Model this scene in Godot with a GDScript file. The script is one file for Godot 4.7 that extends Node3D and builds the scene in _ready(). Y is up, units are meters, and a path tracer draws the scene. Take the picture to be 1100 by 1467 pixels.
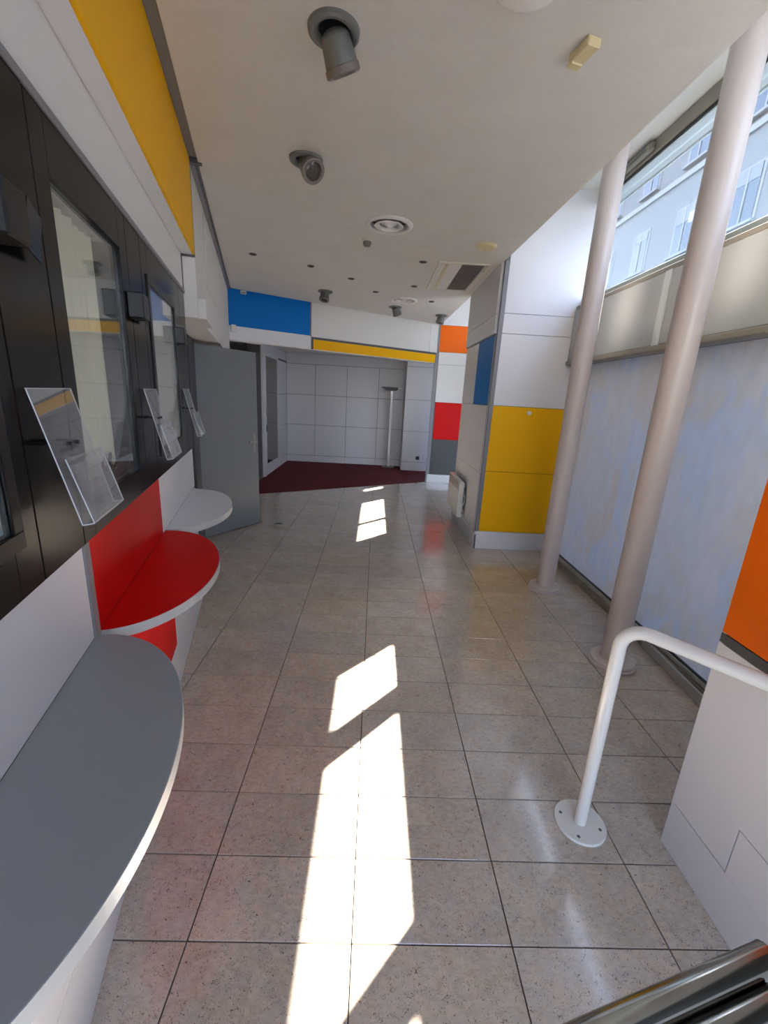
extends Node3D
# Corridor lobby with coloured laminate panels, stone floor and a high window band.
# World frame: y up, corridor runs towards -z, floor tiles are 0.50 x 0.25 m.

const CEIL := 2.964
const RECESS := 3.59
const WIN_X := 2.03
const HALOGENS := [[-1.340, -4.916, "small downlight in the ceiling above the open grey door"], [-0.791, -5.207, "small downlight between the grey door and the smoke detector"], [-0.371, -5.622, "small downlight in the middle of the ceiling before the header wall"], [-0.081, -6.212, "small downlight just before the farther round diffuser"], [0.405, -4.802, "small downlight beside the near corner of the ceiling cassette"], [0.397, -5.794, "small downlight beside the far corner of the ceiling cassette"], [0.713, -6.586, "small downlight between the farther diffuser and the pillar"]]
const DIFFUSERS := [[0.034, -3.905, "round white ceiling diffuser beside the smoke detector"], [0.317, -6.60, "round white ceiling diffuser next to a spotlight near the header wall"]]
const SPOTS := [[-0.229, -2.045], [-0.487, -2.995], [-0.765, -6.36], [0.219, -7.10], [1.00, -7.55]]
var M := {}
var names := {}
var mesh_cache := {}

# ---------------------------------------------------------------- helpers
func lin(r, g, b) -> Color:
	return Color(r, g, b)

func mat(key: String, c: Color, rough := 0.5, metal := 0.0, spec := 0.5) -> StandardMaterial3D:
	var m := StandardMaterial3D.new()
	m.albedo_color = c
	m.roughness = rough
	m.metallic = metal
	m.metallic_specular = spec
	M[key] = m
	return m

func pane_mat(key: String, c: Color, rough := 0.03) -> StandardMaterial3D:
	var m := mat(key, c, rough, 0.0, 0.5)
	m.transparency = BaseMaterial3D.TRANSPARENCY_ALPHA
	return m

func numbered(called: String) -> String:
	if not names.has(called):
		names[called] = 0
		return called
	names[called] += 1
	return "%s_%03d" % [called, names[called]]

func thing(called: String, label: String, category: String, group := "") -> Node3D:
	var o := Node3D.new()
	o.name = numbered(called)
	add_child(o)
	o.set_meta("label", label)
	o.set_meta("category", category)
	if group != "":
		o.set_meta("group", group)
	return o

func structure(called: String, label := "") -> Node3D:
	var o := Node3D.new()
	o.name = called
	add_child(o)
	o.set_meta("kind", "structure")
	if label != "":
		o.set_meta("label", label)
	return o

func obj(called: String, mesh: Mesh, m: Material, parent: Node, at := Vector3.ZERO, basis := Basis.IDENTITY) -> MeshInstance3D:
	var o := MeshInstance3D.new()
	o.name = called
	o.mesh = mesh
	o.material_override = m
	o.transform = Transform3D(basis, at)
	o.cast_shadow = GeometryInstance3D.SHADOW_CASTING_SETTING_ON
	parent.add_child(o, true)
	return o

func frame_a(o: Node3D) -> void:      # local x along the left wall, z out of it
	var u := Vector3(-0.25931534, 0, -0.96579271)
	o.transform = Transform3D(Basis(u, Vector3.UP, u.cross(Vector3.UP)), Vector3(-0.671, 0, -0.729))

func frame_b(o: Node3D) -> void:      # local x along the header wall, z out of it
	var u := Vector3(0.85635743, 0, -0.51638353)
	o.transform = Transform3D(Basis(u, Vector3.UP, u.cross(Vector3.UP)), Vector3(-2.129, 0, -6.53))

func tri(st: SurfaceTool, a: Vector3, b: Vector3, c: Vector3) -> void:
	st.add_vertex(a); st.add_vertex(b); st.add_vertex(c)

func quad(st: SurfaceTool, a: Vector3, b: Vector3, c: Vector3, d: Vector3, out: Vector3) -> void:
	# any winding: turned so that the face looks along out (front faces run clockwise)
	if (b - a).cross(c - a).dot(out) > 0.0:
		tri(st, a, c, b); tri(st, a, d, c)
	else:
		tri(st, a, b, c); tri(st, a, c, d)

func box_mesh(size: Vector3, bevel := 0.0015) -> ArrayMesh:
	var key := "%.4f_%.4f_%.4f_%.4f" % [size.x, size.y, size.z, bevel]
	if mesh_cache.has(key):
		return mesh_cache[key]
	var h := size * 0.5
	var b: float = min(bevel, min(h.x, min(h.y, h.z)) * 0.6)
	var st := SurfaceTool.new()
	st.begin(Mesh.PRIMITIVE_TRIANGLES)
	st.set_smooth_group(-1)
	for ax in 3:
		var u := (ax + 1) % 3
		var w := (ax + 2) % 3
		for s in [-1.0, 1.0]:
			var p := []
			for k in [[-1, -1], [1, -1], [1, 1], [-1, 1]]:
				var v := Vector3.ZERO
				v[ax] = s * h[ax]; v[u] = k[0] * (h[u] - b); v[w] = k[1] * (h[w] - b)
				p.append(v)
			var n := Vector3.ZERO
			n[ax] = s
			quad(st, p[0], p[1], p[2], p[3], n)
		for s in [-1.0, 1.0]:
			for t in [-1.0, 1.0]:
				var p := []
				for e in [-1.0, 1.0]:
					var v := Vector3.ZERO
					v[ax] = e * (h[ax] - b); v[u] = s * h[u]; v[w] = t * (h[w] - b)
					p.append(v)
				for e in [1.0, -1.0]:
					var v := Vector3.ZERO
					v[ax] = e * (h[ax] - b); v[u] = s * (h[u] - b); v[w] = t * h[w]
					p.append(v)
				var n := Vector3.ZERO
				n[u] = s; n[w] = t
				quad(st, p[0], p[1], p[2], p[3], n)
	for sx in [-1.0, 1.0]:
		for sy in [-1.0, 1.0]:
			for sz in [-1.0, 1.0]:
				var s := Vector3(sx, sy, sz)
				var a := Vector3(h.x, h.y - b, h.z - b) * s
				var c := Vector3(h.x - b, h.y, h.z - b) * s
				var d := Vector3(h.x - b, h.y - b, h.z) * s
				if (c - a).cross(d - a).dot(s) > 0.0:
					tri(st, a, d, c)
				else:
					tri(st, a, c, d)
	st.generate_normals()
	var m := st.commit()
	mesh_cache[key] = m
	return m

func pbox(called: String, parent: Node, x0: float, x1: float, y0: float, y1: float, z0: float, z1: float, m: Material, bevel := 0.0015) -> MeshInstance3D:
	return obj(called, box_mesh(Vector3(absf(x1 - x0), absf(y1 - y0), absf(z1 - z0)), bevel), m, parent, Vector3((x0 + x1) * 0.5, (y0 + y1) * 0.5, (z0 + z1) * 0.5))

func lathe(profile: Array, seg := 32) -> ArrayMesh:
	# profile: Vector2(radius, height), from first to last; each profile edge flat, round edges smooth
	var st := SurfaceTool.new()
	st.begin(Mesh.PRIMITIVE_TRIANGLES)
	for i in profile.size() - 1:
		var p: Vector2 = profile[i]
		var q: Vector2 = profile[i + 1]
		var d := (q - p)
		if d.length() < 1e-6:
			continue
		var nr := Vector2(d.y, -d.x).normalized()
		for k in seg:
			var a0 := TAU * k / seg
			var a1 := TAU * (k + 1) / seg
			var e0 := Vector3(cos(a0), 0, sin(a0))
			var e1 := Vector3(cos(a1), 0, sin(a1))
			var up := Vector3.UP
			var pts := [e0 * p.x + up * p.y, e1 * p.x + up * p.y, e1 * q.x + up * q.y, e0 * q.x + up * q.y]
			var nn := [e0 * nr.x + up * nr.y, e1 * nr.x + up * nr.y, e1 * nr.x + up * nr.y, e0 * nr.x + up * nr.y]
			for t in [[0, 1, 2], [0, 2, 3]]:
				var A: Vector3 = pts[t[0]]
				var B: Vector3 = pts[t[1]]
				var C: Vector3 = pts[t[2]]
				if (B - A).cross(C - A).length() < 1e-12:
					continue
				var order: Array = t
				if (B - A).cross(C - A).dot(nn[t[0]]) > 0.0:
					order = [t[0], t[2], t[1]]
				for j in order:
					st.set_normal(nn[j])
					st.add_vertex(pts[j])
	return st.commit()

func tube(path: Array, r: float, seg := 14, caps := true) -> ArrayMesh:
	var st := SurfaceTool.new()
	st.begin(Mesh.PRIMITIVE_TRIANGLES)
	var rings := []
	var t0: Vector3 = (path[1] - path[0]).normalized()
	var side := t0.cross(Vector3.UP)
	if side.length() < 0.05:
		side = t0.cross(Vector3.RIGHT)
	side = side.normalized()
	for i in path.size():
		var a: Vector3 = path[max(i - 1, 0)]
		var b: Vector3 = path[min(i + 1, path.size() - 1)]
		var t := (b - a).normalized()
		side = (side - t * side.dot(t)).normalized()
		var up := side.cross(t)
		var ring := []
		for k in seg:
			var an := TAU * k / seg
			ring.append(side * cos(an) + up * sin(an))
		rings.append(ring)
	for i in path.size() - 1:
		for k in seg:
			var k2 := (k + 1) % seg
			var n := [rings[i][k], rings[i][k2], rings[i + 1][k2], rings[i + 1][k]]
			var p := [path[i] + n[0] * r, path[i] + n[1] * r, path[i + 1] + n[2] * r, path[i + 1] + n[3] * r]
			for t in [[0, 1, 2], [0, 2, 3]]:
				var A: Vector3 = p[t[0]]
				var o: Array = t
				if ((p[t[1]] - A) as Vector3).cross(p[t[2]] - A).dot(n[t[0]]) > 0.0:
					o = [t[0], t[2], t[1]]
				for j in o:
					st.set_normal(n[j])
					st.add_vertex(p[j])
	if caps:
		for e in [0, path.size() - 1]:
			var dirn: Vector3 = (path[0] - path[1]).normalized() if e == 0 else (path[e] - path[e - 1]).normalized()
			for k in seg:
				var A: Vector3 = path[e]
				var B: Vector3 = path[e] + rings[e][k] * r
				var C: Vector3 = path[e] + rings[e][(k + 1) % seg] * r
				st.set_normal(dirn)
				if (B - A).cross(C - A).dot(dirn) > 0.0:
					tri(st, A, C, B)
				else:
					tri(st, A, B, C)
	return st.commit()

func prism(poly: Array, y0: float, y1: float) -> ArrayMesh:
	# poly: Vector2(x, z) outline, extruded from y0 to y1
	var st := SurfaceTool.new()
	st.begin(Mesh.PRIMITIVE_TRIANGLES)
	st.set_smooth_group(-1)
	var pk := PackedVector2Array(poly)
	var idx := Geometry2D.triangulate_polygon(pk)
	var mid := Vector2.ZERO
	for p in pk:
		mid += p
	mid /= pk.size()
	for k in range(0, idx.size(), 3):
		for e in [[y0, Vector3.DOWN], [y1, Vector3.UP]]:
			var a := Vector3(pk[idx[k]].x, e[0], pk[idx[k]].y)
			var b := Vector3(pk[idx[k + 1]].x, e[0], pk[idx[k + 1]].y)
			var c := Vector3(pk[idx[k + 2]].x, e[0], pk[idx[k + 2]].y)
			if (b - a).cross(c - a).dot(e[1]) > 0.0:
				tri(st, a, c, b)
			else:
				tri(st, a, b, c)
	var ccw := not Geometry2D.is_polygon_clockwise(pk)
	for i in pk.size():
		var a := pk[i]
		var b := pk[(i + 1) % pk.size()]
		var d := (b - a).normalized()
		var n := Vector2(d.y, -d.x) if ccw else Vector2(-d.y, d.x)
		quad(st, Vector3(a.x, y0, a.y), Vector3(b.x, y0, b.y), Vector3(b.x, y1, b.y), Vector3(a.x, y1, a.y), Vector3(n.x, 0, n.y))
	st.generate_normals()
	return st.commit()

func align_y(dirn: Vector3) -> Basis:   # a basis whose y axis is dirn
	var y := dirn.normalized()
	var x := y.cross(Vector3(0.13, 0.2, 1)).normalized()
	return Basis(x, y, x.cross(y))

# ---------------------------------------------------------------- textures
func noise(seed_: int, freq: float, oct := 4, type := FastNoiseLite.TYPE_SIMPLEX_SMOOTH) -> FastNoiseLite:
	var n := FastNoiseLite.new()
	n.seed = seed_
	n.frequency = freq
	n.noise_type = type
	n.fractal_octaves = oct
	return n

func stone_texture() -> ImageTexture:
	var s := 1024
	var img := Image.create(s, s, true, Image.FORMAT_RGB8)
	var a := noise(11, 0.004, 4)
	var b := noise(12, 0.03, 3)
	var c := noise(13, 0.11, 2)
	var d := noise(14, 0.012, 3)
	var e := noise(15, 0.2, 2)
	for y in s:
		for x in s:
			var v := 0.5 + 0.10 * a.get_noise_2d(x, y) + 0.10 * b.get_noise_2d(x * 0.8, y * 1.3) + 0.07 * e.get_noise_2d(x, y)
			var col := Color(0.745, 0.695, 0.640) * (0.68 + 0.64 * v)
			var warm := d.get_noise_2d(x + 300, y)
			col.r *= 1.0 + 0.03 * warm
			col.b *= 1.0 - 0.05 * warm
			# small open pits: short squiggles in drifts and a few specks
			var drift := d.get_noise_2d(x, y)
			var line := absf(c.get_noise_2d(x * 0.45, y * 0.6))
			var gate := e.get_noise_2d(x * 0.16 + 500, y * 0.22)
			if line < 0.055 and gate > 0.30 - 0.22 * drift:
				col = col.lerp(Color(0.26, 0.23, 0.21), clampf((0.055 - line) * 30.0, 0.0, 0.85))
			elif e.get_noise_2d(x * 0.7, y * 0.7 + 400) > 0.60 - 0.12 * drift:
				col = col.lerp(Color(0.30, 0.27, 0.25), 0.6)
			# thin veins
			var vein := absf(b.get_noise_2d(x * 0.5 + 900, y * 0.7))
			if vein < 0.012 and drift > 0.05:
				col = col.lerp(Color(0.36, 0.32, 0.29), 0.5)
			img.set_pixel(x, y, col)
	img.generate_mipmaps()
	return ImageTexture.create_from_image(img)

func whitewash_texture() -> ImageTexture:
	var s := 768
	var img := Image.create(s, s, true, Image.FORMAT_RGB8)
	var a := noise(31, 0.0045, 4)
	var b := noise(32, 0.009, 4)
	var c := noise(33, 0.02, 4)
	for y in s:
		for x in s:
			var wx := x + 60.0 * c.get_noise_2d(x, y * 0.5)
			var v: float = a.get_noise_2d(wx, y * 0.55)
			var w: float = b.get_noise_2d(wx + 700, y * 0.45)
			var f: float = c.get_noise_2d(x * 2.2, y * 0.9)
			var base := Color(0.79, 0.80, 0.825)
			base = base.lerp(Color(0.79, 0.765, 0.745), clamp(v * 2.6 + 0.05, 0.0, 1.0))
			base = base.lerp(Color(0.74, 0.79, 0.87), clamp(w * 2.6 - 0.25, 0.0, 0.9))
			base = base * (1.0 + 0.03 * f)
			img.set_pixel(x, y, base)
	img.generate_mipmaps()
	return ImageTexture.create_from_image(img)

func carpet_texture() -> ImageTexture:
	var s := 256
	var img := Image.create(s, s, true, Image.FORMAT_RGB8)
	var a := noise(41, 0.35, 2)
	for y in s:
		for x in s:
			img.set_pixel(x, y, Color(0.36, 0.055, 0.085) * (1.0 + 0.45 * a.get_noise_2d(x, y)))
	img.generate_mipmaps()
	return ImageTexture.create_from_image(img)

func plaster_texture(base: Color, amount: float, seed_: int) -> ImageTexture:
	var s := 256
	var img := Image.create(s, s, true, Image.FORMAT_RGB8)
	var a := noise(seed_, 0.02, 4)
	var b := noise(seed_ + 1, 0.2, 2)
	for y in s:
		for x in s:
			img.set_pixel(x, y, base * (1.0 + amount * a.get_noise_2d(x, y) + amount * 0.6 * b.get_noise_2d(x, y)))
	img.generate_mipmaps()
	return ImageTexture.create_from_image(img)

func world_tex(m: StandardMaterial3D, t: Texture2D, metres: float) -> void:
	m.albedo_color = Color.WHITE
	m.albedo_texture = t
	m.uv1_triplanar = true
	m.uv1_world_triplanar = true
	m.uv1_scale = Vector3.ONE / metres

func make_materials() -> void:
	mat("white", Color(0.86, 0.86, 0.875), 0.38)
	mat("white_warm", Color(0.86, 0.855, 0.84), 0.42)
	mat("paint", Color(0.84, 0.83, 0.81), 0.6)
	mat("ceiling", Color(0.82, 0.805, 0.78), 0.85)
	world_tex(M.ceiling, plaster_texture(Color(0.82, 0.805, 0.78), 0.02, 61), 2.0)
	mat("yellow", Color(0.94, 0.70, 0.0), 0.42)
	mat("blue", Color(0.0, 0.45, 0.78), 0.45)
	mat("red", Color(0.82, 0.02, 0.015), 0.35)
	mat("orange", Color(0.96, 0.42, 0.0), 0.4)
	for key in ["yellow", "blue", "red", "orange"]:
		M[key].roughness = 0.5
		M[key].metallic_specular = 0.3
	mat("slate", Color(0.275, 0.28, 0.275), 0.45)
	mat("grey", Color(0.585, 0.595, 0.60), 0.36)
	mat("grey_trim", Color(0.50, 0.50, 0.52), 0.4)
	mat("dark_trim", Color(0.34, 0.34, 0.36), 0.4)
	mat("joint", Color(0.42, 0.42, 0.43), 0.8)
	mat("edge_band", Color(0.60, 0.615, 0.63), 0.35)
	mat("edge_pale", Color(0.68, 0.695, 0.70), 0.35)
	mat("black", Color(0.05, 0.05, 0.046), 0.22, 0.0, 0.3)
	mat("black_deep", Color(0.03, 0.03, 0.03), 0.35)
	mat("black_satin", Color(0.06, 0.06, 0.06), 0.3)
	mat("cream_metal", Color(0.66, 0.675, 0.665), 0.3)
	mat("frame_metal", Color(0.55, 0.53, 0.48), 0.4)
	mat("sill", Color(0.54, 0.58, 0.575), 0.5)
	mat("frame_white", Color(0.80, 0.84, 0.83), 0.25)
	mat("column", Color(0.78, 0.735, 0.715), 0.38)
	mat("white_gloss", Color(0.87, 0.87, 0.85), 0.14)
	mat("chrome", Color(0.62, 0.62, 0.60), 0.14, 1.0)
	mat("steel", Color(0.60, 0.60, 0.58), 0.28, 1.0)
	mat("door", Color(0.46, 0.475, 0.49), 0.3)
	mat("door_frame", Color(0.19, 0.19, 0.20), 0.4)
	mat("spot", Color(0.43, 0.44, 0.43), 0.42)
	mat("spot_rim", Color(0.47, 0.44, 0.42), 0.4)
	mat("lens", Color(0.35, 0.33, 0.32), 0.15)
	mat("plastic", Color(0.84, 0.82, 0.76), 0.45)
	mat("plastic_aged", Color(0.80, 0.75, 0.58), 0.45)
	mat("vent", Color(0.85, 0.84, 0.82), 0.4)
	mat("grille", Color(0.42, 0.40, 0.38), 0.5)
	mat("case_back", Color(0.80, 0.80, 0.76), 0.7)
	mat("curtain", Color(0.82, 0.82, 0.71), 0.8)
	mat("pale_screen", Color(0.70, 0.78, 0.80), 0.25)
	mat("maroon", Color(0.22, 0.045, 0.045), 0.35)
	mat("grout", Color(0.30, 0.27, 0.245), 0.9)
	mat("facade", Color(0.41, 0.405, 0.39), 0.8)
	mat("facade_trim", Color(0.48, 0.475, 0.465), 0.7)
	mat("facade_glass", Color(0.16, 0.19, 0.23), 0.1)
	mat("facade_shutter", Color(0.38, 0.38, 0.40), 0.5)
	mat("asphalt", Color(0.42, 0.42, 0.42), 0.9)
	mat("pavement", Color(0.60, 0.59, 0.57), 0.9)
	mat("concrete", Color(0.5, 0.5, 0.5), 0.9)
	mat("lampglass", Color(0.90, 0.89, 0.87), 0.25)
	pane_mat("glass", Color(0.80, 0.86, 0.85, 0.06))
	M.glass.metallic_specular = 0.9
	pane_mat("dark_glass", Color(0.34, 0.28, 0.25, 0.5), 0.08)
	pane_mat("haze_glass", Color(0.70, 0.86, 1.0, 0.05), 0.03)
	pane_mat("acrylic", Color(0.90, 0.91, 0.93, 0.10), 0.02)
	M.acrylic.metallic_specular = 0.8
	mat("acrylic_edge", Color(0.80, 0.81, 0.82), 0.15)
	mat("carpet", Color(0.36, 0.055, 0.085), 0.95)
	world_tex(M.carpet, carpet_texture(), 0.6)
	mat("whitewash", Color(0.7, 0.72, 0.78), 0.55)
	world_tex(M.whitewash, whitewash_texture(), 3.4)
	M.whitewash.backlight_enabled = true
	M.whitewash.backlight = Color(0.56, 0.56, 0.56)
	var st := stone_texture()
	for k in 4:
		var m := mat("stone_%d" % k, Color.WHITE, 0.2)
		world_tex(m, st, 0.9)
		m.clearcoat_enabled = true
		m.clearcoat = 1.0
		m.clearcoat_roughness = 0.10
		m.uv1_offset = Vector3(0.31 * k, 0.17 * k, 0.43 * k)
		m.albedo_color = [Color(1, 1, 1), Color(0.965, 0.96, 0.955), Color(1.0, 0.985, 0.965), Color(0.96, 0.965, 0.97)][k]

# ---------------------------------------------------------------- floor and shell
func build_floor() -> void:
	var f := structure("floor", "pale travertine floor of oblong tiles")
	pbox("screed", f, -4.4, 2.4, -0.30, -0.012, -10.9, 1.9, M.grout, 0.0)
	var tile := box_mesh(Vector3(0.4962, 0.02, 0.2474), 0.0012)
	var rng := RandomNumberGenerator.new()
	rng.seed = 5
	var far := SurfaceTool.new()
	far.begin(Mesh.PRIMITIVE_TRIANGLES)
	for j in range(-10, 32):                       # rows away from the camera
		var z := -0.907 - 0.2512 * (j + 0.5)
		for i in range(-6, 4):
			var x := 0.0024 + 0.5 * (i + 0.5)
			var wall_x := -0.671 + 0.2685 * (z + 0.729)
			if x + 0.25 < wall_x - 0.10 or z > 1.4 or x - 0.25 > 2.0:
				continue
			var off := Vector3(x, -0.0100 + rng.randf_range(-0.0004, 0.0), z)
			var k := rng.randi() % 4
			if j >= -2 and j <= 21:
				obj("tile", tile, M["stone_%d" % k], f, off)
			else:
				far.append_from(tile, 0, Transform3D(Basis.IDENTITY, off))
	var rest := obj("distant_tiles", far.commit(), M.stone_0, f)
	rest.set_meta("kind", "stuff")
	# carpet in the alcove
	var c := obj("carpet", prism([Vector2(-2.09, -6.56), Vector2(1.055, -8.455), Vector2(1.055, -8.63), Vector2(1.95, -8.63), Vector2(1.95, -9.70), Vector2(0.64, -9.70), Vector2(0.64, -10.24), Vector2(-2.09, -10.24)], 0.001, 0.009), M.carpet, self)
	c.set_meta("label", "burgundy fitted carpet covering the alcove floor")
	c.set_meta("category", "carpet")

func edge_a(z: float, off: float) -> float:          # x of a line parallel to the left wall
	return -0.671 + 0.2685 * (z + 0.729) + off / 0.96579271

func cut(slab: Node3D, x: float, z: float, rad: float) -> void:
	var h := CSGCylinder3D.new()
	h.radius = rad
	h.height = 0.5
	h.sides = 40
	h.position = Vector3(x, CEIL, z)
	h.operation = CSGShape3D.OPERATION_SUBTRACTION
	h.material = M.ceiling
	slab.add_child(h)

func build_ceiling() -> void:
	var c := structure("ceiling")
	var rear := 1.5
	var slab := CSGCombiner3D.new()
	slab.name = "ceiling_slab"
	c.add_child(slab)
	var sm := CSGMesh3D.new()
	sm.material = M.ceiling
	sm.name = "slab"
	sm.mesh = prism([Vector2(edge_a(rear, 0.147), rear), Vector2(1.34, rear), Vector2(1.265, -1.9), Vector2(1.187, -4.58), Vector2(1.187, -6.05), Vector2(1.12, -8.47), Vector2(-2.10, -6.53)], CEIL, CEIL + 0.12)
	slab.add_child(sm)
	for k in HALOGENS:
		cut(slab, k[0], k[1], 0.036)
	for k in DIFFUSERS:
		cut(slab, k[0], k[1], 0.156)
		obj("air_duct", lathe([Vector2(0.155, 0.0), Vector2(0.154, 0.115), Vector2(0.0, 0.116)], 48), M.grille, c, Vector3(k[0], CEIL, k[1]))
	for k in SPOTS:
		cut(slab, k[0], k[1], 0.062)
	var hole := CSGBox3D.new()
	hole.size = Vector3(0.225, 0.5, 1.0)
	hole.position = Vector3(0.83 + 0.0925, CEIL, -5.30)
	hole.operation = CSGShape3D.OPERATION_SUBTRACTION
	hole.material = M.ceiling
	slab.add_child(hole)
	# upstand from the ceiling edge to the raised strip along the windows
	obj("upstand", prism([Vector2(1.22, rear), Vector2(1.34, rear), Vector2(1.265, -1.9), Vector2(1.187, -4.56), Vector2(1.08, -4.56)], CEIL + 0.1, RECESS + 0.06), M.paint, c)
	obj("upstand", prism([Vector2(1.07, -6.06), Vector2(1.187, -6.06), Vector2(1.12, -8.46), Vector2(1.02, -8.46)], CEIL + 0.1, RECESS + 0.06), M.paint, c)
	pbox("window_soffit", c, 1.02, 2.3, RECESS, RECESS + 0.14, -10.5, rear, M.paint, 0.0)
	pbox("roof_deck", c, -3.2, 1.1, 3.30, 3.45, -10.5, rear, M.concrete, 0.0)
	# grey perimeter strip in the gap between ceiling and left wall
	var t := structure("trim_1")
	frame_a(t)
	pbox("ceiling_strip", t, -2.6, 2.44, 2.985, 3.03, 0.02, 0.30, M.grey_trim, 0.0)
	pbox("strip_end", t, 2.44, 2.47, 2.955, 3.03, 0.075, 0.155, M.dark_trim)
	pbox("ceiling_strip", t, 2.47, 6.0, 2.985, 3.03, 0.02, 0.30, M.grey_trim, 0.0)
	pbox("strip_lip", t, 2.47, 5.98, 2.945, 2.985, 0.085, 0.112, M.grey_trim)

func build_wall_left() -> void:
	var w := structure("wall_left")
	frame_a(w)
	pbox("core", w, -2.7, 3.915, -0.02, 3.32, -0.42, -0.165, M.paint, 0.0)
	pbox("core", w, 4.72, 6.12, -0.02, 3.32, -0.42, -0.165, M.paint, 0.0)
	pbox("core", w, 3.915, 4.72, 2.04, 3.32, -0.42, -0.165, M.paint, 0.0)
	# counter front below the shelves
	var g := 0.0015
	for k in [[-2.55, -1.56, "white"], [-1.56, -0.585, "white"], [-0.585, 0.385, "white"], [0.385, 1.40, "red"], [1.40, 2.45, "white"]]:
		pbox("plinth_panel", w, k[0] + g, k[1] - g, 0.0, 0.2485, -0.16, 0.0, M.white)
		pbox("base_panel", w, k[0] + g, k[1] - g, 0.2515, 0.9, -0.16, 0.0, M[k[2]])
	for k in [[-2.55, -0.585, "white"], [-0.585, 0.358, "white"], [0.399, 1.30, "red"], [1.302, 2.40, "white"]]:
		pbox("upper_panel", w, k[0] + g, k[1] - g, 0.926, 1.2, -0.16, 0.0, M[k[2]])
	pbox("edge_strip", w, 0.359, 0.398, 0.90, 1.2, -0.16, 0.004, M.grey_trim)
	pbox("joint_backing", w, -2.55, 2.44, 0.0, 1.2, -0.17, -0.012, M.joint, 0.0)
	# white band and bulkhead with the yellow face over the black cases
	pbox("band_panel", w, -2.55, 2.45, 2.226, 2.446, -0.16, 0.0, M.white_warm)
	pbox("bulkhead", w, -2.55, 2.45, 2.447, 3.05, -0.16, 0.070, M.white, 0.0)
	pbox("yellow_panel", w, -2.55, 2.447, 2.447, 2.975, 0.070, 0.0845, M.yellow)
	pbox("panel_edge", w, 2.448, 2.455, 2.44, 2.98, 0.0, 0.0855, M.dark_trim, 0.0)
	pbox("panel_edge", w, 2.448, 2.455, 2.434, 2.447, -0.002, 0.0855, M.dark_trim, 0.0)
	pbox("panel_edge", w, 2.448, 2.455, 2.21, 2.44, -0.002, 0.006, M.dark_trim, 0.0)
	# plain white wall over and beyond the door
	pbox("upper_wall", w, 2.455, 5.985, 2.07, 3.05, -0.17, 0.083, M.paint, 0.0)
	pbox("wall_casing", w, 2.457, 2.93, 2.066, 2.195, 0.083, 0.135, M.paint, 0.004)
	pbox("wall_panel", w, 3.1, 4.42, 2.39, 2.90, 0.083, 0.092, M.paint, 0.003)
	pbox("end_post", w, 2.44, 2.462, 0.0, 2.21, -0.16, -0.012, M.white)
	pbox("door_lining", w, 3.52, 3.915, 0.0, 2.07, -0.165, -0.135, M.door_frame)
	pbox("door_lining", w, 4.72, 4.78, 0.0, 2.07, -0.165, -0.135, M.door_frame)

func build_wall_back() -> void:
	var w := structure("wall_back")
	frame_b(w)
	pbox("header_core", w, 0.0, 3.80, 2.30, 3.05, -0.16, -0.012, M.joint, 0.0)
	pbox("blue_panel", w, -0.03, 1.213, 2.486, 2.975, -0.012, 0.0, M.blue)
	pbox("strip", w, 1.215, 1.234, 2.47, 2.975, -0.012, 0.001, M.grey_trim)
	pbox("white_panel", w, -0.03, 1.232, 2.295, 2.484, -0.012, 0.0, M.white)
	pbox("white_panel", w, 1.236, 3.578, 2.474, 2.975, -0.012, 0.0, M.white_warm)
	pbox("white_panel", w, 3.582, 3.785, 2.474, 2.975, -0.012, 0.0, M.white_warm)
	pbox("border", w, 1.236, 3.785, 2.438, 2.472, -0.012, 0.001, M.dark_trim)
	pbox("border", w, 1.236, 1.272, 2.288, 2.437, -0.012, 0.001, M.dark_trim)
	pbox("yellow_panel", w, 1.273, 3.735, 2.293, 2.437, -0.012, 0.0, M.yellow)
	pbox("border", w, 3.736, 3.785, 2.288, 2.437, -0.012, 0.001, M.dark_trim)
	pbox("soffit_board", w, 0.0, 3.77, 2.283, 2.299, -0.17, -0.013, M.paint)
	# left return of the opening, hidden by the door leaf for the most part
	var p := structure("wall_passage")
	pbox("side_wall", p, -4.4, -4.3, 0.0, 2.6, -10.6, -3.4, M.paint, 0.0)
	pbox("end_wall", p, -4.4, -2.1, 0.0, 2.6, -10.6, -10.5, M.paint, 0.0)
	pbox("near_wall", p, -4.4, -1.80, 0.0, 2.6, -3.5, -3.4, M.paint, 0.0)
	obj("back_room_ceiling", prism([Vector2(-4.4, -10.6), Vector2(-2.36, -10.6), Vector2(-2.36, -6.70), Vector2(-2.62, -6.6), Vector2(-1.76, -3.4), Vector2(-4.4, -3.4)], 2.47, 2.56), M.paint, p)

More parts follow.
